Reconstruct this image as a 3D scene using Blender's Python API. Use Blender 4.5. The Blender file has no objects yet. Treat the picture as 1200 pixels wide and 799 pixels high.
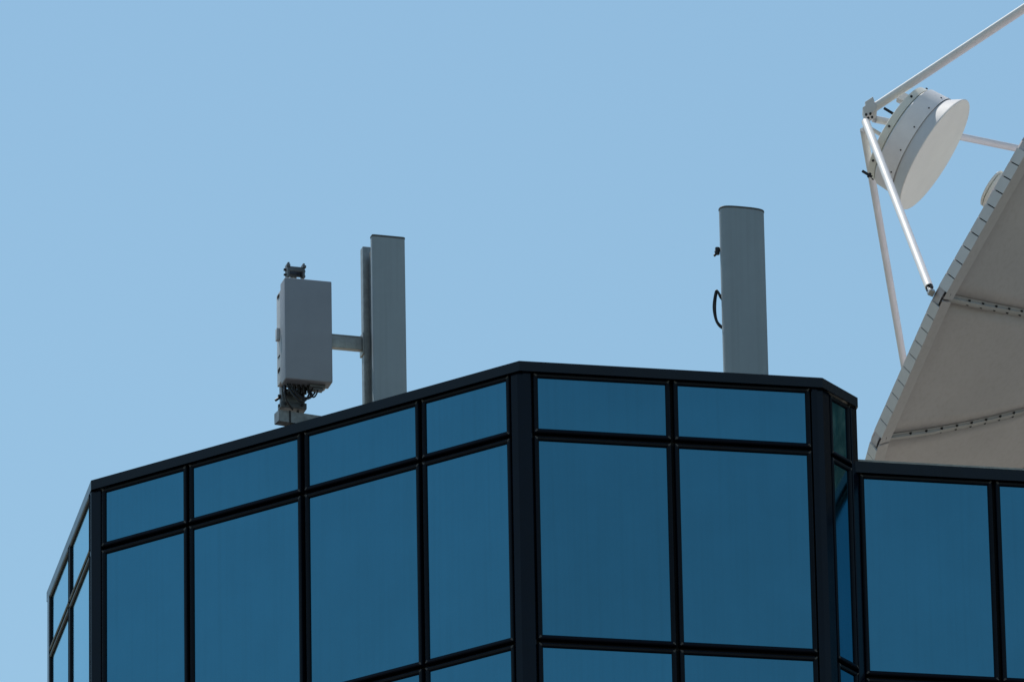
import bpy, bmesh, math, random
from mathutils import Vector, Matrix
random.seed(7)
R = math.radians
sc = bpy.context.scene
COL = sc.collection
CAMZ = 1.7

# ------------------------------------------------------------------ helpers
def tag(o, label=None, cat=None, group=None, kind=None):
    if label: o['label'] = label
    if cat: o['category'] = cat
    if group: o['group'] = group
    if kind: o['kind'] = kind
    return o

def empty(name, loc, rz=0.0):
    o = bpy.data.objects.new(name, None)
    o.location = loc
    o.rotation_euler = (0, 0, rz)
    o.empty_display_size = 0.2
    COL.objects.link(o)
    return o

def world(o):
    m = Matrix.Translation(o.location) @ Matrix.Rotation(o.rotation_euler[2], 4, 'Z')
    return world(o.parent) @ m if o.parent else m

class MB:
    """collects faces; build() links them as one mesh object"""
    def __init__(s):
        s.v = []; s.f = []; s.m = []; s.sm = []
    def face(s, pts, mat=0, smooth=False):
        i = len(s.v)
        s.v += [Vector(p) for p in pts]
        s.f.append(list(range(i, i + len(pts)))); s.m.append(mat); s.sm.append(smooth)
    def mesh(s, verts, faces, mat=0, smooth=False):
        i = len(s.v)
        s.v += [Vector(p) for p in verts]
        for f in faces:
            s.f.append([i + k for k in f]); s.m.append(mat); s.sm.append(smooth)
    def prism(s, plan, z0, z1, mat=0):
        n = len(plan)
        vs = [(p[0], p[1], z0) for p in plan] + [(p[0], p[1], z1) for p in plan]
        fs = [(i, (i + 1) % n, n + (i + 1) % n, n + i) for i in range(n)]
        fs += [tuple(range(n - 1, -1, -1)), tuple(range(n, 2 * n))]
        s.mesh(vs, fs, mat)
    def box(s, c, ax, ay, az, mat=0, bevel=0.0):
        """oriented box; ax, ay, az are half-extent vectors"""
        c = Vector(c); ax = Vector(ax); ay = Vector(ay); az = Vector(az)
        bm = bmesh.new()
        vs = []
        for i in (-1, 1):
            for j in (-1, 1):
                for k in (-1, 1):
                    vs.append(bm.verts.new(c + ax * i + ay * j + az * k))
        for q in ((0, 1, 3, 2), (4, 6, 7, 5), (0, 4, 5, 1), (2, 3, 7, 6), (0, 2, 6, 4), (1, 5, 7, 3)):
            bm.faces.new([vs[i] for i in q])
        if bevel > 0:
            bmesh.ops.bevel(bm, geom=list(bm.edges), offset=bevel, segments=3, affect='EDGES', profile=0.6)
        bmesh.ops.recalc_face_normals(bm, faces=bm.faces)
        bm.verts.index_update()
        s.mesh([v.co.copy() for v in bm.verts], [[v.index for v in f.verts] for f in bm.faces], mat, bevel > 0)
        bm.free()
    def tube(s, pts, r, n=12, mat=0, caps=True):
        pts = [Vector(p) for p in pts]
        rs = r if isinstance(r, (list, tuple)) else [r] * len(pts)
        rings = []
        t0 = (pts[1] - pts[0]).normalized()
        ref = Vector((0, 0, 1)) if abs(t0.z) < 0.9 else Vector((1, 0, 0))
        a = t0.cross(ref).normalized()
        for i, p in enumerate(pts):
            if i == 0: t = pts[1] - pts[0]
            elif i == len(pts) - 1: t = pts[-1] - pts[-2]
            else: t = pts[i + 1] - pts[i - 1]
            t.normalize()
            a = (a - t * a.dot(t)).normalized()
            b = t.cross(a)
            rings.append([p + (a * math.cos(2 * math.pi * k / n) + b * math.sin(2 * math.pi * k / n)) * rs[i] for k in range(n)])
        vs = [q for rg in rings for q in rg]
        fs = []
        for i in range(len(rings) - 1):
            for k in range(n):
                k2 = (k + 1) % n
                fs.append((i * n + k, i * n + k2, (i + 1) * n + k2, (i + 1) * n + k))
        s.mesh(vs, fs, mat, True)
        if caps:
            s.face(list(reversed(rings[0])), mat); s.face(rings[-1], mat)
    def lathe(s, C, ax, e1, e2, prof, n=64, mat=0, smooth=True):
        """prof: list of (axial, radius[, mat]); each span has its own verts so edges stay crisp"""
        for (h0, r0, *_), (h1, r1, *mm) in zip(prof[:-1], prof[1:]):
            m = mm[0] if mm else mat
            vs = []
            for h, r in ((h0, r0), (h1, r1)):
                for k in range(n):
                    t = 2 * math.pi * k / n
                    vs.append(C + ax * h + (e1 * math.cos(t) + e2 * math.sin(t)) * r)
            s.mesh(vs, [(k, (k + 1) % n, n + (k + 1) % n, n + k) for k in range(n)], m, smooth)
    def build(s, name, mats, parent=None, recalc=False):
        if not isinstance(mats, (list, tuple)): mats = [mats]
        vs = s.v
        if parent is not None:
            inv = world(parent).inverted()
            vs = [inv @ v for v in vs]
        me = bpy.data.meshes.new(name)
        me.from_pydata([tuple(v) for v in vs], [], s.f)
        for m in mats: me.materials.append(m)
        for p, mi, sm in zip(me.polygons, s.m, s.sm):
            p.material_index = mi; p.use_smooth = sm
        me.update()
        bm = bmesh.new(); bm.from_mesh(me)
        bmesh.ops.remove_doubles(bm, verts=bm.verts, dist=1e-6) if recalc else None
        bmesh.ops.recalc_face_normals(bm, faces=bm.faces)
        bm.to_mesh(me); bm.free()
        o = bpy.data.objects.new(name, me)
        COL.objects.link(o)
        if parent is not None: o.parent = parent
        return o

def smooth(pts, n=6):
    out = []
    P = [pts[0]] + pts + [pts[-1]]
    for i in range(1, len(P) - 2):
        for k in range(n):
            t = k / n
            a, b, c, d = P[i - 1], P[i], P[i + 1], P[i + 2]
            out.append(0.5 * ((2 * b) + (c - a) * t + (2 * a - 5 * b + 4 * c - d) * t * t + (3 * b - a - 3 * c + d) * t ** 3))
    out.append(pts[-1]); return out

# ------------------------------------------------------------------ camera geometry (from the photograph)
F = 12000.0; PITCH = R(22.7095); ROLL = R(-1.0732)
cp, sp = math.cos(PITCH), math.sin(PITCH)
def at(px, py, y):
    """point at forward distance y seen at photo position (px, py) of 1200 x 799"""
    a, b = px - 600.0, py - 399.5
    c, s = math.cos(ROLL), math.sin(ROLL)
    u = c * a + s * b; w = -s * a + c * b
    d = Vector((u / F, 1.0, -w / F))
    D = Vector((d.x, d.y * cp - d.z * sp, d.y * sp + d.z * cp))
    D *= y / D.y
    return D + Vector((0, 0, CAMZ))

cam = bpy.data.cameras.new('camera')
cam.sensor_width = 36.0; cam.sensor_fit = 'HORIZONTAL'
cam.lens = 36.0 * F / 1200.0
cam.clip_start = 1.0; cam.clip_end = 20000.0
co = bpy.data.objects.new('camera', cam)
fwd = Vector((0, cp, sp)); rt = Vector((1, 0, 0)); up = Vector((0, -sp, cp))
c_, s_ = math.cos(ROLL), math.sin(ROLL)
r2 = rt * c_ + up * s_; u2 = -rt * s_ + up * c_
m = Matrix((r2, u2, -fwd)).transposed().to_4x4()
m.translation = Vector((0, 0, CAMZ))
co.matrix_world = m
COL.objects.link(co); sc.camera = co

# ------------------------------------------------------------------ materials
def mat(name, col, rough=0.5, metal=0.0, spec=0.5, noise=None, bump=None, streak=None):
    """noise: (scale, amount) tonal mottling; streak: (amount) vertical dirt; bump: (scale, strength)"""
    m = bpy.data.materials.new(name); m.use_nodes = True
    nt = m.node_tree; N = nt.nodes; L = nt.links
    b = N['Principled BSDF']
    b.inputs['Base Color'].default_value = (*col, 1)
    b.inputs['Roughness'].default_value = rough
    b.inputs['Metallic'].default_value = metal
    b.inputs['Specular IOR Level'].default_value = spec
    tc = N.new('ShaderNodeTexCoord')
    cur = None
    def mix(fac, a, bcol):
        mx = N.new('ShaderNodeMix'); mx.data_type = 'RGBA'
        L.new(fac, mx.inputs[0])
        if a is None: mx.inputs[6].default_value = (*col, 1)
        else: L.new(a, mx.inputs[6])
        mx.inputs[7].default_value = (*bcol, 1)
        return mx.outputs[2]
    if noise:
        n = N.new('ShaderNodeTexNoise'); n.inputs['Scale'].default_value = noise[0]
        n.inputs['Detail'].default_value = 6; n.inputs['Roughness'].default_value = 0.65
        L.new(tc.outputs['Object'], n.inputs['Vector'])
        r = N.new('ShaderNodeMapRange'); r.inputs[1].default_value = 0.35; r.inputs[2].default_value = 0.75
        L.new(n.outputs[0], r.inputs[0])
        k = noise[1]
        cur = mix(r.outputs[0], cur, tuple(x * (1 - k) for x in col))
        rr = N.new('ShaderNodeMapRange'); rr.inputs[3].default_value = max(0.02, rough - 0.08); rr.inputs[4].default_value = min(1, rough + 0.12)
        L.new(n.outputs[0], rr.inputs[0]); L.new(rr.outputs[0], b.inputs['Roughness'])
    if streak:
        mp = N.new('ShaderNodeMapping'); mp.inputs['Scale'].default_value = (26, 26, 0.55)
        L.new(tc.outputs['Object'], mp.inputs[0])
        n = N.new('ShaderNodeTexNoise'); n.inputs['Scale'].default_value = 1.0; n.inputs['Detail'].default_value = 4
        L.new(mp.outputs[0], n.inputs['Vector'])
        r = N.new('ShaderNodeMapRange'); r.inputs[1].default_value = 0.45; r.inputs[2].default_value = 0.75; r.inputs[4].default_value = streak
        L.new(n.outputs[0], r.inputs[0])
        cur = mix(r.outputs[0], cur, (col[0] * 0.5, col[1] * 0.48, col[2] * 0.42))
    if cur is not None: L.new(cur, b.inputs['Base Color'])
    if bump:
        n = N.new('ShaderNodeTexNoise'); n.inputs['Scale'].default_value = bump[0]; n.inputs['Detail'].default_value = 3
        L.new(tc.outputs['Object'], n.inputs['Vector'])
        bp = N.new('ShaderNodeBump'); bp.inputs['Strength'].default_value = bump[1]; bp.inputs['Distance'].default_value = 0.01
        L.new(n.outputs[0], bp.inputs['Height']); L.new(bp.outputs[0], b.inputs['Normal'])
    return m

M = {
    'glass': mat('blue_mirror_glass', (0.057, 0.223, 0.318), 0.03, 1.0, noise=(1.1, 0.10), bump=(1.6, 0.02), streak=0.10),
    'dark_metal': mat('dark_anodised_metal', (0.0015, 0.004, 0.012), 0.16, 0.0, 0.2, noise=(7, 0.35)),
    'bead': mat('dark_glazing_bead', (0.002, 0.0045, 0.011), 0.36, 0.0, 0.13, noise=(7, 0.35)),
    'joint': mat('black_rubber_joint', (0.004, 0.004, 0.005), 0.7, 0.0, 0.2),
    'chip': mat('worn_frame_corner', (0.06, 0.058, 0.058), 0.55, 0.0, 0.4, noise=(40, 0.6)),
    'cap': mat('dark_coping_metal', (0.003, 0.006, 0.014), 0.26, 0.0, 0.28, noise=(5, 0.35), bump=(3, 0.05)),
    'slab': mat('dark_green_stone', (0.02, 0.03, 0.028), 0.25, 0.0, 0.4),
    'flash': mat('pale_flashing', (0.45, 0.44, 0.42), 0.6, 0.0, 0.4, noise=(6, 0.4)),
    'gravel': mat('roof_gravel', (0.52, 0.47, 0.38), 0.95, 0.0, 0.2, noise=(9, 0.35), bump=(60, 0.6)),
    'antenna': mat('grey_radome', (0.270, 0.332, 0.388), 0.55, 0.0, 0.35, noise=(2.5, 0.08), streak=0.15),
    'antenna_cap': mat('radome_end_cap', (0.10, 0.105, 0.11), 0.6, 0.0, 0.3, noise=(12, 0.3)),
    'radio': mat('grey_radio_shell', (0.258, 0.288, 0.345), 0.55, 0.0, 0.35, noise=(3, 0.10), bump=(250, 0.03)),
    'radio_body': mat('sky_lightened_heat_sink', (0.50, 0.52, 0.56), 0.5, 0.1, 0.4, noise=(8, 0.2)),  # rear body lightened: skylight on the side is put into the colour
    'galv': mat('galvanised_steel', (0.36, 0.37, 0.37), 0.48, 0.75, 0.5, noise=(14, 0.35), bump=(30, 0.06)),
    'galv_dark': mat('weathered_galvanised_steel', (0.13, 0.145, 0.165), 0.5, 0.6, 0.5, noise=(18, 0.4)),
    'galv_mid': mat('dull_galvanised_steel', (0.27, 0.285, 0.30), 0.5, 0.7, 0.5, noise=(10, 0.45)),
    'rail': mat('shade_dark_rail', (0.085, 0.10, 0.115), 0.6, 0.0, 0.4, noise=(9, 0.3)),  # rail coloured dark to carry the shade between mast and panel
    'cable': mat('black_cable', (0.012, 0.012, 0.016), 0.5, 0.0, 0.4),
    'dish': mat('white_dish_paint', (0.555, 0.525, 0.555), 0.5, 0.0, 0.35, noise=(0.9, 0.12), streak=0.16),
    'dish_flange': mat('grey_dish_flange', (0.66, 0.645, 0.66), 0.5, 0.0, 0.35, noise=(3, 0.12)),
    'rib': mat('grey_rib_paint', (0.47, 0.455, 0.465), 0.55, 0.0, 0.3, noise=(3, 0.15)),
    'strut': mat('white_strut_paint', (0.76, 0.755, 0.765), 0.55, 0.0, 0.4, noise=(4, 0.12)),
    'cream': mat('cream_cover', (0.74, 0.73, 0.66), 0.5, 0.0, 0.35, noise=(2.5, 0.06)),
    'bolt': mat('dark_bolt', (0.03, 0.03, 0.033), 0.5, 0.6, 0.5),
    'void': mat('dark_opening', (0.006, 0.006, 0.008), 0.9, 0.0, 0.1),
    'concrete': mat('pedestal_paint', (0.5, 0.5, 0.48), 0.8, 0.0, 0.3, noise=(3, 0.25)),
    'ground': mat('dry_ground', (0.14, 0.128, 0.118), 0.95, 0.0, 0.2, noise=(0.02, 0.5)),
}

M['glass'].node_tree.nodes['Principled BSDF'].inputs['Specular Tint'].default_value = (0.50, 0.88, 1.0, 1)
gb = M['glass'].node_tree.nodes['Principled BSDF']
gb.inputs['Coat Weight'].default_value = 0.4; gb.inputs['Coat Roughness'].default_value = 0.02; gb.inputs['Coat IOR'].default_value = 1.5
def per_pane(m):      # panes come from different batches: slight tone differences
    nt = m.node_tree; N = nt.nodes; L = nt.links; b = N['Principled BSDF']
    src = b.inputs['Base Color'].links[0].from_socket
    oi = N.new('ShaderNodeObjectInfo'); mr = N.new('ShaderNodeMapRange')
    mr.inputs[3].default_value = 0.93; mr.inputs[4].default_value = 1.07
    hs = N.new('ShaderNodeHueSaturation')
    L.new(oi.outputs['Random'], mr.inputs[0]); L.new(mr.outputs[0], hs.inputs['Value'])
    L.new(src, hs.inputs['Color']); L.new(hs.outputs[0], b.inputs['Base Color'])
per_pane(M['glass'])
M['mirror_tone'] = mat('mottled_mirror_tone', (0.13, 0.135, 0.11), 0.6, 0.0, 0.4)  # tones for the added block that the chamfer panes mirror
def mottle(m):
    nt = m.node_tree; N = nt.nodes; L = nt.links; b = N['Principled BSDF']
    tc = N.new('ShaderNodeTexCoord'); mp = N.new('ShaderNodeMapping')
    mp.inputs['Rotation'].default_value = (0.7, 0.5, 0.4); mp.inputs['Scale'].default_value = (1.2, 4.0, 1.2)
    n = N.new('ShaderNodeTexNoise'); n.inputs['Scale'].default_value = 3.2; n.inputs['Detail'].default_value = 9; n.inputs['Distortion'].default_value = 1.6
    r = N.new('ShaderNodeValToRGB')
    r.color_ramp.elements[0].position = 0.47; r.color_ramp.elements[0].color = (0.016, 0.020, 0.014, 1)
    r.color_ramp.elements[1].position = 0.63; r.color_ramp.elements[1].color = (0.42, 0.40, 0.30, 1)
    L.new(tc.outputs['Object'], mp.inputs[0]); L.new(mp.outputs[0], n.inputs['Vector']); L.new(n.outputs[0], r.inputs[0]); L.new(r.outputs[0], b.inputs['Base Color'])
mottle(M['mirror_tone'])

# ------------------------------------------------------------------ the building
GAM = R(11.0115)
def uvec(a): return Vector((math.cos(a), math.sin(a), 0))
uC = uvec(GAM); uB = uvec(GAM - R(45)); uA = uvec(GAM - R(90)); uD = uvec(GAM + R(45))
def nrm(u):
    return Vector((u.y, -u.x, 0))
nA, nB, nC, nD = nrm(uA), nrm(uB), nrm(uC), nrm(uD); nE = nC
LB, LC, LD, LA = 4.9724, 2.8487, 0.6225, 2.86
P_BC = Vector((0.0737, 88.1242, 0))
P_CD = P_BC + uC * LC
P_DE = P_CD + uD * LD
P_AB = P_BC - uB * LB
P_A0 = P_AB - uA * LA
# face -> (origin, unit vector along, outward normal)
FACES = {'A': (P_AB, -uA, nA), 'B': (P_BC, -uB, nB), 'C': (P_BC, uC, nC), 'D': (P_CD, uD, nD), 'E': (P_DE, uC, nE)}
Z0 = CAMZ
T1, B1, T2, B2, T3 = [z + Z0 for z in (36.5142, 36.0064, 35.8841, 33.9544, 33.8309)]
B3 = T3 - (T2 - B2)
T4 = B3 - 0.123; B4 = T4 - (T2 - B2)
ET, EB = 35.8616 + Z0, 33.9371 + Z0
CAP0, CAP1 = 36.560 + Z0, 36.657 + Z0
EC0, EC1 = 35.905 + Z0, 36.016 + Z0

bld = empty('office_building', (P_BC.x, P_BC.y, 0))
tag(bld, 'dark blue mirror glass office building with black framed panes and stepped flat roof', 'building')

def fp(face, s, off, z):
    P, u, n = FACES[face]
    q = P + u * s + n * off
    return Vector((q.x, q.y, z))

def miter(P, n1, n2, o):
    b = n1 + n2
    return P + b * (o / (1 + n1.dot(n2)))

BW = 0.046   # width of a frame bead
def window(face, s0, s1, z0, z1, label=None):
    if s0 > s1: s0, s1 = s1, s0
    fr = MB()
    prof = [(-0.004, -0.012), (0.001, 0.006), (0.012, 0.016), (0.030, 0.019), (0.041, 0.012), (BW, -0.005), (BW, -0.045)]
    def ring(g, h):
        return [fp(face, s0 - g, h, z0 - g), fp(face, s1 + g, h, z0 - g), fp(face, s1 + g, h, z1 + g), fp(face, s0 - g, h, z1 + g)]
    rings = [ring(g, h) for g, h in prof]
    for a, b in zip(rings[:-1], rings[1:]):
        for k in range(4):
            k2 = (k + 1) % 4
            fr.face([a[k], a[k2], b[k2], b[k]], 0)
    # worn weld patches in the four mitred corners, 1.5 mm proud
    for k, (ss, zz) in enumerate(((-1, -1), (1, -1), (1, 1), (-1, 1))):
        sc0 = s0 if ss < 0 else s1; zc0 = z0 if zz < 0 else z1
        w = random.uniform(0.018, 0.028)
        q = [(0.014, 0.014), (0.014 + w * 0.5, 0.010), (0.040, 0.034), (0.034, 0.040), (0.010, 0.014 + w * 0.5)]
        fr.face([fp(face, sc0 + ss * g, 0.0205, zc0 + zz * h) for g, h in q], 1)
    w = fr.build('window', [M['bead'], M['chip']], bld)
    tilt = random.uniform(-0.0012, 0.0012); tl2 = random.uniform(-0.0012, 0.0012)
    g = MB()
    # the pane: slightly pillowed like heat-strengthened glass
    n = 8; vs = []; e = 0.006
    amp = random.uniform(0.0004, 0.0012)
    for j in range(n + 1):
        for i in range(n + 1):
            a = i / n; b = j / n
            h = -0.004 + amp * math.sin(math.pi * a) * math.sin(math.pi * b) + tilt * (a - .5) + tl2 * (b - .5)
            vs.append(fp(face, s0 - e + (s1 - s0 + 2 * e) * a, h, z0 - e + (z1 - z0 + 2 * e) * b))
    g.mesh(vs, [(j * (n + 1) + i, j * (n + 1) + i + 1, (j + 1) * (n + 1) + i + 1, (j + 1) * (n + 1) + i) for j in range(n) for i in range(n)], 0, True)
    g.build('pane', M['glass'], w)
    if label: w['label'] = label
    return w

sBp = [(0.165, 1.0749), (1.1976, 2.4229), (2.5529, 3.768), (3.8837, 4.800)]
sCp = [(0.1616, 1.3723), (1.4925, 2.7088)]
sDp = [(0.2049, 0.4625)]
sAp = [(0.085, 1.332), (1.455, 2.685)]
ES = 3.289
sEp = [(3.3513 - ES, 4.5383 - ES), (4.6595 - ES, 5.86 - ES), (5.98 - ES, 7.19 - ES), (7.31 - ES, 8.52 - ES), (8.64 - ES, 9.85 - ES), (9.97 - ES, 11.18 - ES)]
for face, lst in (('A', sAp), ('B', sBp), ('C', sCp), ('D', sDp)):
    for s0, s1 in lst:
        window(face, s0, s1, B1, T1)
        window(face, s0, s1, B2, T2)
        window(face, s0, s1, B3, T3)
        window(face, s0, s1, B4, T4)
for s0, s1 in sEp:
    window('E', s0, s1, EB, ET)
    window('E', s0, s1, B3, EB - 0.123)
    window('E', s0, s1, B4, T4)

# black backing plane behind the beads (shows as the joint between frames), one per face
def backing(face, s0, s1, z0, z1):
    b = MB()
    a = [fp(face, s0, -0.045, z0), fp(face, s1, -0.045, z0), fp(face, s1, -0.12, z0), fp(face, s0, -0.12, z0)]
    t = [Vector((p.x, p.y, z1)) for p in a]
    b.mesh(a + t, [(0, 1, 5, 4), (1, 2, 6, 5), (2, 3, 7, 6), (3, 0, 4, 7), (4, 5, 6, 7), (3, 2, 1, 0)])
    b.build('mullion', M['joint'], bld)
ZL = B4 - 0.06
backing('A', 0.0, LA, ZL, CAP0); backing('B', 0.02, LB, ZL, CAP0); backing('C', 0.02, LC, ZL, CAP0)
backing('D', 0.02, LD, ZL, CAP0); backing('E', 0.03, 9.0, ZL, EC0)

# corner columns: folded metal covers
def column(P, u1, s1, n1, u2, s2, n2, z0, z1, o=0.016, ch=0.035):
    a = P + u1 * s1 + n1 * -0.06
    b = P + u1 * s1 + n1 * (o - 0.006)
    b2 = P + u1 * (s1 - 0.008) + n1 * o
    c = miter(P, n1, n2, o) 
    c1 = c + u1 * ch; c2 = c + u2 * ch
    d2 = P + u2 * (s2 - 0.008) + n2 * o
    d = P + u2 * s2 + n2 * (o - 0.006)
    e = P + u2 * s2 + n2 * -0.06
    inner = miter(P, n1, n2, -0.12)
    k = MB()
    k.prism([a, b, b2, c1, c2, d2, d, e, inner], z0, z1)
    return k.build('corner_column', M['dark_metal'], bld)
column(P_AB, -uA, 0.036, nA, uB, LB - 4.800 - BW - 0.012, nB, ZL, CAP0, o=0.010, ch=0.012)
column(P_BC, -uB, 0.106, nB, uC, 0.098, nC, ZL, CAP0)
column(P_CD, -uC, LC - 2.766, nC, uD, 0.146, nD, ZL, CAP0)
column(P_A0, uA, LA - 2.685 - BW - .012, nA, -uvec(GAM - R(135)), 0.1, nrm(uvec(GAM - R(135))), ZL, CAP0, ch=0.012)
# far column of the chamfer: upper part turns back along the side wall, lower part meets the low wing
nS = uC
k = MB()
q0 = P_DE - uD * (LD - 0.4625 - BW - 0.012)
k.prism([q0 - nD * 0.06, q0 + nD * 0.010, q0 + uD * 0.01 + nD * 0.016, P_DE - uD * 0.004 + nD * 0.016, P_DE + uD * 0.012 + nD * 0.004,
         P_DE + uvec(GAM + R(90)) * 0.2 + uC * 0.012, P_DE + uvec(GAM + R(90)) * 0.2 - uC * 0.1], ZL, CAP0)
k.build('corner_column', M['dark_metal'], bld)

# main block body, roof, coping
uP = uvec(GAM + R(90))
back1 = P_DE + uP * 9.0
backA = P_A0 + uvec(GAM + R(45)) * 7.0
planM = [P_A0, P_AB, P_BC, P_CD, P_DE, back1, back1 - uC * 5.0, backA]
def inset(pts, d):
    out = []
    n = len(pts)
    for i in range(n):
        e1 = (pts[i] - pts[i - 1]).normalized(); e2 = (pts[(i + 1) % n] - pts[i]).normalized()
        n1 = Vector((e1.y, -e1.x, 0)); n2 = Vector((e2.y, -e2.x, 0))
        out.append(miter(pts[i], n1, n2, -d))
    return out
w = MB(); w.prism(inset(planM, 0.13), ZL - 0.3, CAP0 - 0.5)
low = inset(planM, 0.0)
w.prism(low, 0.0, ZL - 0.001)
w.build('wall', [M['joint']], bld)
rf = MB(); rf.prism(inset(planM, 0.20), CAP0 - 0.5, CAP0 - 0.42)
rf.build('roof', M['gravel'], bld)
def inset_var(pts, ds):
    out = []
    n = len(pts)
    for i in range(n):
        e1 = (pts[i] - pts[i - 1]).normalized(); e2 = (pts[(i + 1) % n] - pts[i]).normalized()
        n1 = Vector((-e1.y, e1.x, 0)); n2 = Vector((-e2.y, e2.x, 0))
        a = pts[i] + n1 * ds[i - 1]; b = pts[i] + n2 * ds[i]
        den = e1.x * e2.y - e1.y * e2.x
        t = ((b.x - a.x) * e2.y - (b.y - a.y) * e2.x) / den
        out.append(a + e1 * t)
    return out
def coping(pts, z0, z1, o, wid, closed=True, flush=()):
    """a bent metal coping along pts; outer lip drops, top slopes inward a little"""
    c = MB(); n = len(pts)
    def off(d):
        if d > 0: return inset(pts, d)
        return inset_var(pts, [d + o - 0.014 if i in flush else d for i in range(n)])
    A, Bq, Cq, D = off(-o), off(-o), off(wid), off(wid)
    I = off(-o + 0.012)
    rings = [(I, z0), (A, z0), (Bq, z1), (Cq, z1 - 0.012), (D, z0 - 0.25)]
    rng = range(n if closed else n - 1)
    for (ra, za), (rb, zb) in zip(rings[:-1], rings[1:]):
        for i in rng:
            j = (i + 1) % n
            c.face([(ra[i].x, ra[i].y, za), (ra[j].x, ra[j].y, za), (rb[j].x, rb[j].y, zb), (rb[i].x, rb[i].y, zb)])
    return c
coping(planM, CAP0, CAP1, 0.05, 0.22, flush=(0, 4)).build('parapet_cap', M['cap'], bld)

# low wing
P_E1 = P_DE + uC * 16.0
planE = [P_DE + uC * 0.016, P_E1, P_E1 + uP * 20, P_DE + uC * 0.016 + uP * 20]
w = MB(); w.prism(inset(planE, 0.13), ZL - 0.3, EC0 - 0.3)
w.prism([P_DE + uC * 0.016 + uP*0.002, P_E1 + uP*0.002, planE[2], planE[3]], 0.0, ZL - 0.001)
w.prism([P_DE + uC * 9.0 + uP*0.01, P_E1 + uP*0.01, P_E1 + uP * 0.5, P_DE + uC * 9.0 + uP * 0.5], ZL, EC0)
w.build('wall', M['joint'], bld)
rf = MB(); rf.prism(inset(planE, 0.22), EC0 - 0.3, EC0 - 0.24)
rf.build('roof', M['gravel'], bld)
coping(planE, EC0, EC1, 0.05, 0.24).build('parapet_cap', M['cap'], bld)
# unseen block added on the low roof to darken the chamfer panes' reflection
pr_ = MB()
o_ = P_DE + uC * 7.2 + uP * 1.2
pr_.prism([o_, o_ + uC * 5.5, o_ + uC * 5.5 + uP * 4.5, o_ + uP * 4.5], EC0 - 0.25, EC0 + 5.6)
pr_.build('added_mirror_block', M['mirror_tone'], bld)
# pale flashing strip standing just behind the low coping
fl = MB()
fa = P_DE + uC * 0.06 + uP * 0.26; fb = P_DE + uC * 15.5 + uP * 0.26
fl.box(((fa.x + fb.x) / 2, (fa.y + fb.y) / 2, EC1 + 0.067), (fb - fa) / 2, uP * 0.012, (0, 0, 0.075))
fl.build('flashing', M['flash'], bld)

# ------------------------------------------------------------------ antennas on the parapet
YAW = R(16.0)
uX = uvec(YAW); uY = Vector((-uX.y, uX.x, 0)); Zv = Vector((0, 0, 1))   # uX along the front, uY away from the viewer

def panel_antenna(pTL, width, depth, z_bot, nose, label, exp=2.6):
    """tall radome: superelliptic front, flat back. pTL: top left front corner"""
    root = empty('panel_antenna', (pTL.x, pTL.y, z_bot), YAW)
    tag(root, label, 'antenna', 'tall grey panel antennas above the parapet')
    c = pTL + uX * width / 2 + uY * depth / 2
    plan = []
    n = 40
    for k in range(n):
        t = 2 * math.pi * k / n
        x = math.copysign(abs(math.cos(t)) ** (2 / exp), math.cos(t)) * width / 2
        y = math.copysign(abs(math.sin(t)) ** (2 / exp), math.sin(t)) * depth / 2
        plan.append((x, y))
    def ring(f, z): return [c + uX * x * f + uY * (y * f) + Zv * (z - c.z) for x, y in plan]
    b = MB()
    zt = pTL.z
    zs = [(1.0, z_bot), (1.0, zt - 0.02)]
    rings = [ring(f, z) for f, z in zs]
    vs = [p for r in rings for p in r]
    b.mesh(vs, [(k, (k + 1) % n, n + (k + 1) % n, n + k) for k in range(n)], 0, True)
    b.build('radome', M['antenna'], root)
    e = MB()
    prof = [(0.96, zt - 0.022), (1.018, zt - 0.020), (1.022, zt - 0.006), (1.0, zt), (0.6, zt + 0.006)]
    rings = [ring(f, z) for f, z in prof]
    for a, q in zip(rings[:-1], rings[1:]):
        e.mesh(a + q, [(k, (k + 1) % n, n + (k + 1) % n, n + k) for k in range(n)], 0, False)
    e.face(rings[-1])
    e.build('end_cap', M['antenna_cap'], root)
    e = MB()
    e.face(ring(1.0, z_bot + 0.001)); e.mesh(ring(1.01, z_bot - 0.02) + ring(1.01, z_bot + 0.02), [(k, (k + 1) % n, n + (k + 1) % n, n + k) for k in range(n)])
    e.face(ring(1.01, z_bot - 0.02))
    e.build('base_cap', M['antenna_cap'], root)
    return root, c

# left panel: stands beside the radio unit
YP = 89.55
pl = at(436.0, 274.3, YP)
zr = CAP1 - 0.45
antL, cL = panel_antenna(pl, 0.325, 0.075, CAP1 - 0.10, 0, 'slim square-edged grey panel antenna on the pole beside the box radio unit', exp=9)
rl = MB()
rl.box(Vector((cL.x, cL.y, (pl.z - 0.10 + CAP1) / 2)) + uY * 0.115, uX * 0.135, uY * 0.075, Zv * (pl.z - 0.10 - CAP1) / 2, 0, 0.006)
rl.build('back_rail', M['rail'], antL)
# mast behind it, with crossarm
mast = empty('antenna_mast', (0, 0, 0))
pm = at(424.6, 288.6, YP + 0.26)
mast.location = (pm.x, pm.y, zr); mast.rotation_euler = (0, 0, YAW)
tag(mast, 'galvanised square mast between the box radio unit and the left panel antenna', 'mast')
mb = MB()
mc = pm + uX * 0.045 + uY * 0.045
mb.box((mc.x, mc.y, (pm.z + zr) / 2), uX * 0.042, uY * 0.045, (0, 0, (pm.z - zr) / 2), 0, 0.006)
mb.build('pole', M['galv'], mast)
ab = MB()
pa0 = at(348, 393.0, YP + 0.26); pa = at(423, 402.5, YP + 0.26)
armc = pa - uX * 0.33
arm_z = pa.z
ab.box(armc + uY * 0.03, uX * 0.34, uY * 0.03, Zv * 0.064, 0, 0.004)
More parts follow.
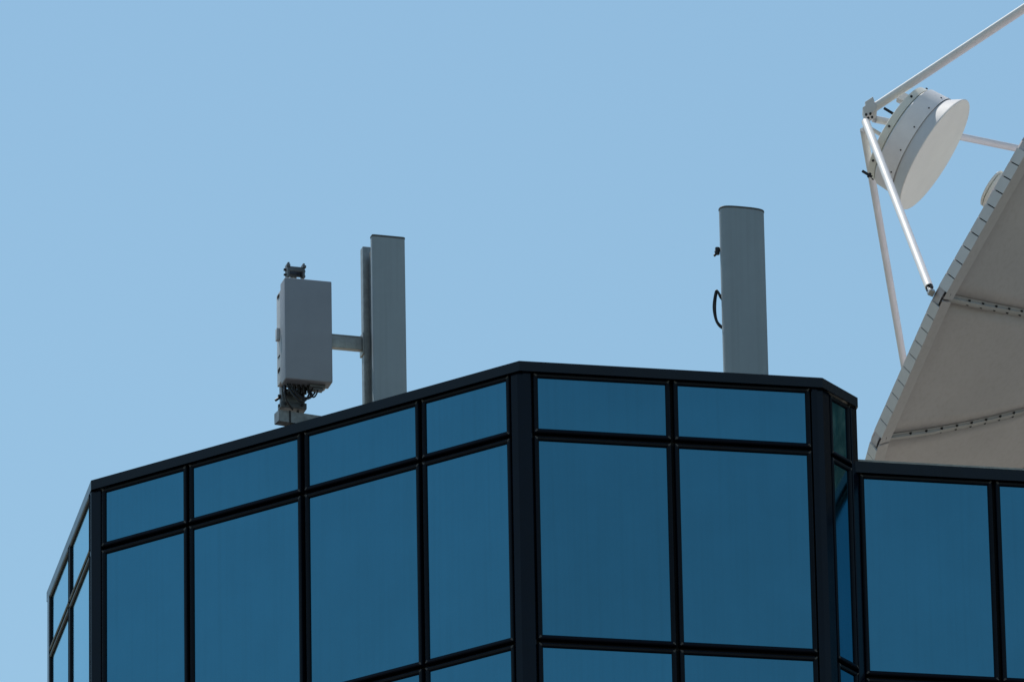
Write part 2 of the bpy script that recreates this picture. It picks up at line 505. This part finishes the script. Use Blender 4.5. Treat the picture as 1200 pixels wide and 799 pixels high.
# gusset lip on the arm
ab.box(armc + Zv * 0.068 + uY * 0.03, uX * 0.34, uY * 0.034, Zv * 0.004, 0)
ab.build('crossarm', M['galv'], mast)
# clamps holding the panel to the mast
for zz in (pm.z - 0.35, pm.z - 1.35):
    cb = MB()
    q = Vector((mc.x, mc.y, zz))
    cb.box(q + uX * 0.06 - uY * 0.06, uX * 0.03, uY * 0.02, Zv * 0.03, 0, 0.005)
    cb.box(q + uX * 0.15 - uY * 0.07, uX * 0.07, uY * 0.05, Zv * 0.03, 0, 0.004)
    cb.build('clamp', M['galv'], mast)
bp = MB(); bp.box((mc.x, mc.y, zr - 0.0), uX * 0.16, uY * 0.16, Zv * 0.012, 0, 0.003); bp.build('base_plate', M['galv'], mast)
cb = MB(); q = Vector((mc.x, mc.y, arm_z)); cb.box(q - uX*0.048, uX * 0.008, uY * 0.06, Zv * 0.11, 0, 0.003)
cb.build('arm_plate', M['galv'], mast)

# box radio unit
YR = 89.45
tl = at(333.6, 324.6, YR); 
root = empty('radio_unit', (tl.x, tl.y, tl.z - 1.05), YAW)
tag(root, 'boxy grey radio unit on tilt brackets at the roof edge left of both panels', 'radio unit')
RW, RH, RD = 0.462, 1.04, 0.175
cR = tl + uX * RW / 2 - Zv * RH / 2
sh = MB(); sh.box(cR + uY * RD / 2, uX * RW / 2, uY * RD / 2, Zv * RH / 2, 0, 0.014)
sh.build('front_shell', M['radio'], root)
bd = MB(); RB = 0.15
bd.box(cR + uY * (RD + RB / 2 - 0.002) - Zv * 0.012 , uX * (RW / 2 - 0.001), uY * RB / 2, Zv * (RH / 2 - 0.052), 0, 0.006)
for i in range(13):   # heat-sink fins on the back
    x = -RW / 2 + 0.05 + i * (RW - 0.1) / 12
    bd.box(cR + uX * x + uY * (RD + RB + 0.02) - Zv * 0.012, uX * 0.004, uY * 0.022, Zv * (RH / 2 - 0.08))
for dz, hh in ((0.42, 0.016), (-0.20, 0.006), (-0.34, 0.018)):   # dark slots in the side
    q = cR - uX * (RW / 2 - 0.000) + uY * (RD + 0.07) + Zv * dz
    bd.box(q, uX * 0.0035, uY * 0.035, Zv * hh, 1)
bd.build('heat_sink', [M['radio_body'], M['void']], root)
hd = MB()
q = cR - uX * (RW / 2) + uY * (RD + 0.06) + Zv * 0.02
hd.box(q - uX * 0.014, uX * 0.014, uY * 0.03, Zv * 0.06, 0, 0.004)
hd.build('side_handle', M['radio_body'], root)
# connectors and small foot below
zb = cR.z - RH / 2
cn = MB()
for i in range(5):
    q = cR + uX * (-0.16 + i * 0.045) + uY * 0.13; q.z = zb
    cn.tube([q + Zv * 0.03, q - Zv * 0.05], 0.013, 10)
    cn.tube([q - Zv * 0.05, q - Zv * 0.075], 0.009, 10)
for i in range(6):      # more cable tails and glands behind
    q = cR + uX * (-0.19 + i * 0.05) + uY * 0.20; q.z = zb
    cn.tube([q + Zv * 0.04, q - Zv * 0.06], 0.016, 8)
cn.build('connectors', M['bolt'], root)
ft = MB(); q = cR + uX * 0.10 + uY * 0.12; q.z = zb - 0.012
ft.box(q, uX * 0.075, uY * 0.05, Zv * 0.02, 0, 0.004); ft.box(q + uX * 0.01 - Zv * 0.028, uX * 0.05, uY * 0.035, Zv * 0.012, 0, 0.003)
ft.build('cable_gland', M['galv_dark'], root)
cb = MB()
q = cR + uY * 0.13; q.z = zb
import itertools
def arc(p0, p1, sag, n=14, side=Vector((0, 0, 0))):
    out = []
    for i in range(n + 1):
        t = i / n
        p = p0.lerp(p1, t) - Zv * sag * 4 * t * (1 - t) + side * math.sin(math.pi * t)
        out.append(p)
    return out
cb.tube(arc(q - uX * 0.20 - Zv * 0.02 - uY*0.05, q + uX * 0.03 - Zv * 0.07- uY*0.04, 0.175, side=-uY * 0.08), 0.010, 8)
cb.tube(arc(q - uX * 0.17 - Zv * 0.02- uY*0.05, q + uX * 0.05 - Zv * 0.09- uY*0.04, 0.13, side=-uY * 0.06), 0.008, 8)
cb.tube(arc(q - uX * 0.12 - Zv * 0.03, q + uX * 0.09 - Zv * 0.06, 0.10, side=-uY * 0.02), 0.009, 8)
cb.tube(arc(q + uX * 0.02 - Zv * 0.06 - uY * 0.03, q + uX * 0.11 - Zv * 0.05 - uY * 0.03, 0.07), 0.008, 8)
cb.tube(smooth([q - uX * 0.205 - Zv * 0.03, q - uX * 0.215 - Zv * 0.12 - uY * 0.03, q - uX * 0.19 - Zv * 0.20 - uY * 0.03, q - uX * 0.13 - Zv * 0.26]), 0.009, 8)
cb.build('jumper_cable', M['cable'], root)

# its support: post with tilt brackets on a galvanised channel
sup = empty('support_bracket', (0, 0, 0))
yS = YR + RD + RB + 0.09
pp = at(344.0, 400.0, yS + 0.06)
base_z = at(340, 482, yS).z
sup.location = (pp.x, pp.y, base_z); sup.rotation_euler = (0, 0, YAW)
tag(sup, 'galvanised support bracket with post and channel under the box radio unit at roof edge', 'bracket')
ps = MB(); ps.tube([Vector((pp.x, pp.y, base_z)), Vector((pp.x, pp.y, at(346, 318, yS).z + 0.02))], 0.036, 20)
ps.build('post', M['galv'], sup)
def tilt_bracket(zc, h, name):
    t = MB()
    q = Vector((pp.x, pp.y, zc)) - uY * 0.06
    for sx in (-1, 1):
        t.box(q + uX * sx * 0.075 - uY * 0.02, uX * 0.010, uY * 0.055, Zv * h, 0, 0.006)
        t.box(q + uX * sx * 0.078 - uY * 0.075 + Zv * h * 0.5, uX * 0.016, uY * 0.014, Zv * 0.012, 0, 0.003)
        t.tube([q + uX * sx * 0.06 + Zv * h * 0.3, q + uX * sx * 0.105 + Zv * h * 0.3], 0.014, 8, 1)
        t.tube([q + uX * sx * 0.06 - Zv * h * 0.4, q + uX * sx * 0.105 - Zv * h * 0.4], 0.012, 8, 1)
    t.box(q + uY * 0.02, uX * 0.085, uY * 0.012, Zv * h * 0.42, 0, 0.004)
    t.box(q - uY * 0.065 + Zv * 0.01, uX * 0.07, uY * 0.010, Zv * h * 0.30, 0, 0.004)
    t.tube([q - uX * 0.08 + Zv * h * 0.55, q + uX * 0.08 + Zv * h * 0.55], 0.010, 8)
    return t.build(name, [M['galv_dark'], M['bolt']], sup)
tilt_bracket(at(347, 319.5, yS).z, 0.075, 'tilt_bracket')
lowb = MB()
qz = at(342, 467, yS - 0.06).z
q = Vector((pp.x, pp.y, qz)) - uY * 0.10 - uX * 0.045
lowb.box(q + uX * 0.0, uX * 0.115, uY * 0.05, Zv * 0.085, 0, 0.018)
lowb.box(q + uX * 0.0 - Zv * 0.085, uX * 0.128, uY * 0.06, Zv * 0.030, 0, 0.008)
lowb.box(q + uX * 0.07 + Zv * 0.10, uX * 0.022, uY * 0.05, Zv * 0.09, 0, 0.006)
lowb.box(q - uX * 0.09 + Zv * 0.10, uX * 0.024, uY * 0.05, Zv * 0.10, 0, 0.006)
for sx in (-1, 1):
    for dz in (-0.08, 0.02):
        lowb.tube([q + uX * sx * 0.09 + Zv * dz, q + uX * sx * 0.138 + Zv * dz], 0.016, 8, 1)
        lowb.tube([q + uX * sx * 0.08 + Zv * dz - uY * 0.04, q + uX * sx * 0.08 + Zv * dz - uY * 0.075], 0.014, 8, 1)
lowb.tube([q - uX * 0.10 + Zv * 0.02, q - uX * 0.165 - Zv * 0.03], 0.012, 8, 1)
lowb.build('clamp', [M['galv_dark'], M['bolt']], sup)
# channel running from the roof out past the post
ch = MB()
aD = R(24.0); uH = uvec(aD); uHn = Vector((-uH.y, uH.x, 0))
c0 = at(328.5, 485.0, YR + 0.12)
c1 = c0 + uH * 0.62
cc = (c0 + c1) / 2; hl = uH * 0.31
ch.box(cc + uHn * 0.035, hl, uHn * 0.004, Zv * 0.052)
ch.box(cc + Zv * 0.052 + uHn * 0.085, hl, uHn * 0.055, Zv * 0.004)
ch.box(cc - Zv * 0.052 + uHn * 0.085, hl, uHn * 0.055, Zv * 0.004)
ch.box(c0 + uHn * 0.085, uH * 0.004, uHn * 0.055, Zv * 0.054)
# rear outrigger carrying the channel back onto the roof
r0 = Vector((cc.x, cc.y, c0.z)) + uHn * 0.10
for t in (0.2, -0.12):
    ch.box(r0 + uH * t + uHn * 0.3 - Zv * 0.06, uH * 0.03, uHn * 0.35, Zv * 0.03, 0)
    ch.box(r0 + uH * t + uHn * 0.6 - Zv * 0.25, uH * 0.03, uHn * 0.03, Zv * 0.22, 0)
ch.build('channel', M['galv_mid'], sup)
cb = MB()
z1 = c0.z + 0.065
k0 = Vector((pp.x, pp.y, z1)) - uY * 0.08
cb.tube([k0 - uX * 0.02, k0 + uX * 0.10 - uY * 0.02 + Zv * 0.004, k0 + uX * 0.24 - uY * 0.01, k0 + uX * 0.42 + uY * 0.03 - Zv * 0.02], 0.013, 8)
cb.tube([c0 + uH * 0.11 + uHn * 0.027 + Zv * 0.06, c0 + uH * 0.112 + uHn * 0.024 - Zv * 0.062], 0.008, 8)
cb.tube([k0 + uX * 0.0, k0 + uX * 0.02 + Zv * 0.06, k0 - uX * 0.06 + Zv * 0.16], 0.010, 8)
cb.build('cable', M['cable'], sup)

# right panel: rounded radome with cable loop behind
YQ = 89.3
pr = at(846.0, 239.6, YQ)
antR, cQ = panel_antenna(pr, 0.436, 0.17, CAP1 - 0.22, 0, 'wide rounded grey panel antenna standing alone with a black cable loop', exp=2.9)
zr2 = CAP1 - 0.45
mp = MB()
q = cQ + uY * 0.26 + uX * 0.02
mp.tube([Vector((q.x, q.y, zr2)), Vector((q.x, q.y, pr.z - 0.15))], 0.04, 20)
for zz in (pr.z - 0.42, pr.z - 1.45):
    mp.box(Vector((q.x, q.y, zz)) - uY * 0.10, uX * 0.06, uY * 0.08, Zv * 0.03)
mp.build('mounting_pole', M['galv'], antR)
cb = MB()
e0 = at(845.5, 346, YQ + 0.12); e1 = at(846, 384, YQ + 0.12)
def pix(x, y, d=0.12): return at(x, y, YQ + d)
cb.tube(smooth([pix(847, 352, .16), pix(844, 348), pix(840.2, 340.5), pix(838, 345), pix(836.2, 360), pix(838.5, 374), pix(843, 382), pix(849, 386, .16)]), 0.0105, 8)
cb.tube(smooth([pix(848, 350, .17), pix(843.6, 345, .14), pix(840.8, 341.5, .15), pix(838.8, 352, .14), pix(838.6, 366, .14), pix(841, 377, .14), pix(848, 384, .17)]), 0.008, 8)
cb.build('jumper_cable', M['cable'], antR)
hk = MB()
hk.tube([pix(847, 292), pix(841.0, 293.0), pix(839.4, 296)], 0.022, 8)
hk.tube([pix(841.0, 290.5), pix(840.4, 298)], 0.024, 8)
hk.tube([pix(841, 296), pix(836.8, 300)], 0.012, 8)
hk.build('hook_bolt', M['bolt'], antR)

# ------------------------------------------------------------------ the satellite dish
DC = at(1265.404, 281.3686, 100.0)
RD_ = 4.6028; LAX = 2.6852
az_, el_, t1_ = -1.5127, 0.6134, 2.5357
ax = Vector((math.cos(el_) * math.sin(az_), math.cos(el_) * math.cos(az_), math.sin(el_)))
e1 = ax.cross(Vector((0, 0, 1))).normalized(); e2 = ax.cross(e1)
NP = 16
def ang(k): return t1_ - k * 2 * math.pi / NP
DEPTH = 1.55
def dpt(k, r, h):
    t = ang(k)
    return DC + ax * h + (e1 * math.cos(t) + e2 * math.sin(t)) * r
def dep(r): return -DEPTH * (1 - (r / RD_) ** 2)
dish = empty('satellite_dish', (DC.x + 1.6, DC.y, EC0 - 0.24))
tag(dish, 'huge white satellite dish with bolted rim panels and four feed struts', 'dish')
SK, LIP = 0.123, 0.22
NR = 14
for k in range(NP):
    # one petal of the reflector: front and back skins
    p = MB()
    rs = [0.35 + (RD_ - 0.35) * i / NR for i in range(NR + 1)]
    na = 8
    def pt(i, j, th):
        a = dpt(k, rs[i], dep(rs[i]) - th); b = dpt(k + 1, rs[i], dep(rs[i]) - th)
        q = a.lerp(b, j / na)
        # petals are gently curved across except at the rim, where they stay straight
        f = (1 - i / NR) ** 0.5
        c = DC + ax * (dep(rs[i]) - th)
        rr = (q - c); full = rr.normalized() * rs[i]
        return c + rr.lerp(full, min(1.0, f))
    vs = []
    for th in (0.0, 0.045):
        for i in range(NR + 1):
            for j in range(na + 1): vs.append(pt(i, j, th))
    W = na + 1; S = (NR + 1) * W
    fs = []
    for i in range(NR):
        for j in range(na):
            fs.append((i * W + j, i * W + j + 1, (i + 1) * W + j + 1, (i + 1) * W + j))
            fs.append((S + i * W + j, S + (i + 1) * W + j, S + (i + 1) * W + j + 1, S + i * W + j + 1))
    for i in range(NR):
        for j in (0, na):
            fs.append((i * W + j, (i + 1) * W + j, S + (i + 1) * W + j, S + i * W + j))
    for j in range(na):
        for i in (0, NR):
            fs.append((i * W + j, i * W + j + 1, S + i * W + j + 1, S + i * W + j))
    p.mesh(vs, fs, 0, True)
    p.build('reflector_panel', M['dish'], dish)
    # rim band: ten separate skirt blocks per petal with open slits, and a pale inner lip
    rb = MB()
    nb = 10
    A0, B0 = dpt(k, RD_ + 0.012, 0.0), dpt(k + 1, RD_ + 0.012, 0.0)
    A1, B1_ = dpt(k, RD_ + 0.075, -SK), dpt(k + 1, RD_ + 0.075, -SK)
    A2, B2_ = dpt(k, RD_ - LIP * 0.30, -SK - 0.055), dpt(k + 1, RD_ - LIP * 0.30, -SK - 0.055)
    A3, B3_ = dpt(k, RD_ - LIP * 0.32, dep(RD_ - LIP * 0.32) - 0.03), dpt(k + 1, RD_ - LIP * 0.32, dep(RD_ - LIP * 0.32) - 0.03)
    A4, B4_ = dpt(k, RD_ - 0.03, 0.004), dpt(k + 1, RD_ - 0.03, 0.004)
    In0, In1 = dpt(k, RD_ - 0.03, -SK + 0.004), dpt(k + 1, RD_ - 0.03, -SK + 0.004)
    ga = 0.012 / 1.8
    e_ = 0.045
    for b in range(nb):
        t0 = e_ + (1 - 2 * e_) * b / nb + (ga / 2 if b else 0.004); t1 = e_ + (1 - 2 * e_) * (b + 1) / nb - (ga / 2 if b < nb - 1 else 0.004)
        q = [X.lerp(Y, t) for t in (t0, t1) for X, Y in ((A4, B4_), (A0, B0), (A1, B1_), (In0, In1))]
        rb.mesh(q, [(0, 1, 5, 4), (1, 2, 6, 5), (2, 3, 7, 6), (0, 3, 2, 1), (4, 5, 6, 7)], 1)
    # dark inside of the slits
    q = [X.lerp(Y, t) for t in (e_, 1 - e_) for X, Y in ((dpt(k, RD_ - 0.012, 0.0), dpt(k + 1, RD_ - 0.012, 0.0)), (dpt(k, RD_ + 0.045, -SK + .006), dpt(k + 1, RD_ + 0.045, -SK + .006)))]
    rb.face([q[0], q[1], q[3], q[2]], 2)
    # end plates at the joint (set back), with the open slot
    l0 = 0.012
    for t0, t1 in ((0.0, e_ + 0.003), (1 - e_ - 0.003, 1.0)):
        q = [X.lerp(Y, t) for t in (t0, t1) for X, Y in ((dpt(k, RD_ - 0.010, 0.002), dpt(k + 1, RD_ - 0.010, 0.002)), (dpt(k, RD_ + 0.03, -SK * 0.72), dpt(k + 1, RD_ + 0.03, -SK * 0.72)))]
        rb.face([q[0], q[1], q[3], q[2]], 0)
    # lip
    q = [X.lerp(Y, t) for t in (0.008, 0.992) for X, Y in ((A1, B1_), (A2, B2_), (A3, B3_))]
    rb.mesh(q, [(0, 1, 4, 3), (1, 2, 5, 4), (0, 2, 1), (3, 4, 5)], 0)
    rb.build('rim_band', [M['dish'], M['dish_flange'], M['void']], dish)
    # radial flange at the joint, with its row of bolts
    fl = MB()
    rr = [0.4 + (RD_ - LIP * 0.35 - 0.4) * i / 18 for i in range(19)]
    t = ang(k); rad = e1 * math.cos(t) + e2 * math.sin(t); tan = rad.cross(ax)
    hgt = 0.066
    vs = []
    for r in rr:
        hh = hgt + (0.0 if r < RD_ - 0.6 else 0.02)
        d = dep(r)
        for tt, h in ((-0.016, d - 0.02), (-0.016, d - hh), (0.016, d - hh), (0.016, d - 0.02)):
            vs.append(DC + rad * r + tan * tt + ax * h)
    fs = []
    for i in range(18):
        for j in range(4):
            j2 = (j + 1) % 4
            fs.append((i * 4 + j, i * 4 + j2, (i + 1) * 4 + j2, (i + 1) * 4 + j))
    fs += [(0, 1, 2, 3), (72, 75, 74, 73)]
    fl.mesh(vs, fs, 0)
    # base foot of the flange on the skin
    for sgn in (-1, 1):
        vs = []
        for r in rr:
            d = dep(r)
            for tt, h in ((0.016, d - 0.050), (0.046, d - 0.048)):
                vs.append(DC + rad * r + tan * tt * sgn + ax * h)
        fl.mesh(vs, [(i * 2, i * 2 + 1, i * 2 + 3, i * 2 + 2) for i in range(18)], 0)
    r = RD_ - 0.34
    while r > 0.8:
        for sgn in (-1, 1):
            c = DC + rad * r + ax * (dep(r) - 0.056) + tan * 0.016 * sgn
            fl.tube([c, c + tan * 0.016 * sgn], 0.014, 8, 1)
        r -= 0.165
    # dark slot where the flange meets the rim
    c = dpt(k, RD_ - 0.085, -SK - 0.026)
    fl.box(c - tan * 0.05, rad * 0.075, tan * 0.03, ax * 0.004, 2)
    fl.build('rib', [M['rib'], M['bolt'], M['void']], dish)

apex = DC + ax * LAX
# feed struts
def strut(p0, p1, r, bracket=True):
    s = MB()
    d = (p1 - p0).normalized()
    s.tube([p0, p1 - d * 0.12], r, 20)
    s.tube([p0 - d * 0.0, p0 + d * 0.02], r * 1.0, 20)
    o = s.build('strut', M['strut'], dish)
    if bracket:
        b = MB()
        b.tube([p1 - d * 0.17, p1 - d * 0.115], r * 0.8, 12, 1)
        sd = d.cross(ax).normalized(); up_ = sd.cross(d)
        b.box(p1 - d * 0.07, d * 0.10, sd * 0.010, up_ * 0.028, 0, 0.003)
        for t in (0.11, 0.05):
            b.tube([p1 - d * t - sd * 0.045, p1 - d * t + sd * 0.045], 0.017, 8, 1)
        b.box(p1 + d * 0.02, d * 0.03, sd * 0.032, up_ * 0.03, 0, 0.004)
        b.build('bracket', [M['galv'], M['bolt']], o)
    return o
def rimpt(k, dr=0.03, h=0.05):
    return dpt(k, RD_ + dr, h)
YA = apex.y
strut(at(1014.5, 143, YA - 0.12), rimpt(0, 0.02, 0.04), 0.044)
strut(at(1012.0, 152, YA + 0.10), at(1071.5, 496, rimpt(4.6).y), 0.040)
strut(at(1024.0, 139.5, YA + 0.12), rimpt(8), 0.040)
P4 = at(1450, -155, rimpt(12.6).y)
strut(at(1019.0, 130, YA - 0.02), P4, 0.047)
# apex joint box with bolts
hb = MB()
c = at(1019, 131.5, YA)
side = ax.cross(Vector((0, 1, 0))).normalized(); vw = Vector((0, 1, 0))
d4 = (P4 - c).normalized()
n4 = vw.cross(d4).normalized()
hb.box(c + d4 * 0.0, d4 * 0.085, vw * 0.10, n4 * 0.058, 0, 0.006)
hb.box(c - n4 * 0.07 + d4 * 0.03, d4 * 0.06, vw * 0.09, n4 * 0.03, 0, 0.006)
for px, py in ((1015, 135), (1020, 134), (1017.5, 139), (1022, 138)):
    q = at(px, py, YA - 0.10); hb.tube([q, q - Vector((0, 0.02, 0))], 0.014, 8, 1)
hb.build('apex_joint', [M['dish_flange'], M['bolt']], dish)

# sub-reflector housing
sub = MB()
H0 = 2.22; HM = 2.0; H1 = 1.845; RC = 0.583; RF = 0.675
sub.lathe(DC, ax, e1, e2, [(H0 + 0.02, RC - 0.03), (H0, RC), (HM, RC + 0.012)], 96)
for i in range(13):
    t = 2 * math.pi * (i + 0.3) / 13; rad = e1 * math.cos(t) + e2 * math.sin(t)
    q = DC + ax * (HM + 0.045) + rad * (RC + 0.006); sub.tube([q, q + rad * 0.010], 0.009, 8, 1)
sub.build('subreflector_drum', [M['strut'], M['bolt']], dish)
skt = MB()
skt.lathe(DC, ax, e1, e2, [(HM, RC), (HM - 0.006, RC + 0.002), (H1 + 0.010, RF - 0.004), (H1, RF)], 96)
skt.build('drum_skirt', M['dish_flange'], dish)
cv = MB()
cv.lathe(DC, ax, e1, e2, [(H1, RF), (H1 - 0.008, RF - 0.004), (H1 - 0.016, RF * 0.6), (H1 - 0.018, 0.0001)], 96)
cv.build('subreflector_cover', M['cream'], dish)
rg = MB()
rg.lathe(DC, ax, e1, e2, [(2.34, 0.20), (2.34, 0.52), (2.33, 0.55), (2.25, 0.558), (2.245, 0.535), (2.21, 0.53), (2.21, 0.20)], 96)
for i in range(8):
    t = 2 * math.pi * (i + 0.6) / 8; rad = e1 * math.cos(t) + e2 * math.sin(t)
    q = DC + ax * 2.29 + rad * 0.556; rg.tube([q, q + rad * 0.014], 0.013, 8, 1)
rg.build('back_ring', [M['cream'], M['bolt']], dish)
# three adjusting studs through the back ring
def px_on(px, py, y): return at(px, py, y)
for (x0, y0, x1, y1, dy) in ((1036, 127, 1060, 141.5, -0.30), (1010.5, 200.5, 1022, 207.5, -0.42)):
    s_b = MB()
    a = at(x0, y0, YA + dy); b = at(x1, y1, YA + dy)
    s_b.tube([a, b], 0.016, 8)
    s_b.tube([a.lerp(b, 0.62), a.lerp(b, 0.80)], 0.03, 6)
    s_b.build('adjusting_stud', M['bolt'], dish)
# hangers from the joint to the ring
for (x0, y0, d0, x1, y1, d1) in ((1022, 136, 0.10, 1052, 150, 0.30), (1014, 147, 0.05, 1037, 161, 0.2), (1013, 148, 0.0, 1032, 182, 0.1)):
    s_b = MB(); s_b.tube([at(x0, y0, YA + d0), at(x1, y1, YA + d1)], 0.022, 10); s_b.build('hanger_rod', M['strut'], dish)
hp = MB()
a = at(1052, 113, YA + 0.02); b = at(1068, 120, YA + 0.08)
dd = (b - a).normalized(); hp.box((a + b) / 2, dd * 0.085, vw * 0.06, vw.cross(dd) * 0.05, 0, 0.005)
hp.build('hanger_plate', M['dish_flange'], dish)

# feed horn on the axis
fh = MB()
fh.lathe(DC, ax, e1, e2, [(1.05, 0.215), (1.0, 0.20), (0.4, 0.16), (-1.2, 0.16)], 48)
fh.build('feed_horn', M['dish_flange'], dish)
fc = MB()
fc.lathe(DC, ax, e1, e2, [(1.13, 0.0001), (1.13, 0.20), (1.122, 0.212), (1.10, 0.212), (1.098, 0.195), (1.085, 0.195), (1.083, 0.222), (1.05, 0.222), (1.05, 0.15)], 64)
fc.build('feed_cover', M['cream'], dish)

# back structure, pedestal
hub = MB()
hub.lathe(DC, ax, e1, e2, [(-1.30, 0.40), (-1.36, 0.75), (-1.9, 0.75), (-1.9, 0.0001)], 48)
hub.build('hub', M['dish'], dish)
for k in range(0, NP, 2):
    s = MB(); s.tube([dpt(k, 0.70, -1.85), dpt(k, 2.6, dep(2.6) - 0.16)], 0.045, 12)
    s.build('back_strut', M['strut'], dish)
# bracket plate bolted on the second rib
bk = MB()
t = ang(1); rad = e1 * math.cos(t) + e2 * math.sin(t); tan = rad.cross(ax)
c = DC + rad * 2.42 + ax * (dep(2.42) - 0.16)
bk.box(c, rad * 0.11, tan * 0.05, ax * 0.05, 0, 0.006)
bk.tube([c + rad * 0.07 - tan * 0.05, c + rad * 0.07 - tan * 0.08], 0.026, 8, 1)
bk.build('bracket', [M['dish'], M['bolt']], dish)
hc = DC - ax * 1.9
pd = MB()
zf = EC0 - 0.24
pc = Vector((hc.x + 0.75, hc.y, 0))
pd.tube([Vector((pc.x, pc.y, zf)), Vector((pc.x, pc.y, zf + 0.3))], 0.95, 32)
pd.tube([Vector((pc.x, pc.y, zf + 0.3)), Vector((pc.x, pc.y, hc.z - 0.75))], [0.55, 0.45], 32)
pd.box(Vector((pc.x, pc.y, hc.z - 0.45)), (0.55, 0, 0), (0, 0.6, 0), (0, 0, 0.32), 0, 0.03)
pd.box(Vector((pc.x - 0.25, pc.y, hc.z)), (0.65, 0, 0.0), (0, 0.35, 0), (0, 0, 0.35), 0, 0.03)
pd.build('pedestal', M['concrete'], dish)

# ------------------------------------------------------------------ ground
g = MB(); S = 6000.0
g.face([(-S, -S, 0), (S, -S, 0), (S, S, 0), (-S, S, 0)])
gr = g.build('ground', M['ground']); tag(gr, kind='structure')

# ------------------------------------------------------------------ light
SUN_EL = R(60.0)
sun_az = R(-33.0)          # direction towards the sun, from +Y clockwise
sd = Vector((math.sin(sun_az) * math.cos(SUN_EL), math.cos(sun_az) * math.cos(SUN_EL), math.sin(SUN_EL)))
ld = bpy.data.lights.new('sun', 'SUN'); ld.energy = 4.0; ld.angle = R(0.53); ld.color = (1.0, 0.95, 0.87)
lo = bpy.data.objects.new('sun', ld); COL.objects.link(lo)
lo.rotation_euler = sd.to_track_quat('Z', 'Y').to_euler()
lo.location = sd * 200

wd = bpy.data.worlds.new('World'); sc.world = wd; wd.use_nodes = True
nt = wd.node_tree; N = nt.nodes; L = nt.links
sky = N.new('ShaderNodeTexSky'); sky.sky_type = 'NISHITA'; sky.sun_disc = False
sky.sun_elevation = SUN_EL; sky.sun_rotation = sun_az
sky.altitude = 0; sky.air_density = 1.5; sky.dust_density = 0.0; sky.ozone_density = 1.0
bg = N['Background']; bg.inputs['Strength'].default_value = 0.1045
tint = N.new('ShaderNodeMix'); tint.data_type = 'RGBA'; tint.blend_type = 'MULTIPLY'; tint.inputs[0].default_value = 1.0
tint.inputs[7].default_value = (0.948, 1.07, 1.035, 1)      # the photograph's cool white balance
L.new(sky.outputs[0], tint.inputs[6]); L.new(tint.outputs[2], bg.inputs['Color'])

vs_ = sc.view_settings
vs_.view_transform = 'Standard'; vs_.look = 'None'; vs_.exposure = 0.0; vs_.gamma = 1.0; vs_.use_curve_mapping = False
sc.cycles.max_bounces = 8; sc.cycles.caustics_reflective = False; sc.cycles.caustics_refractive = False
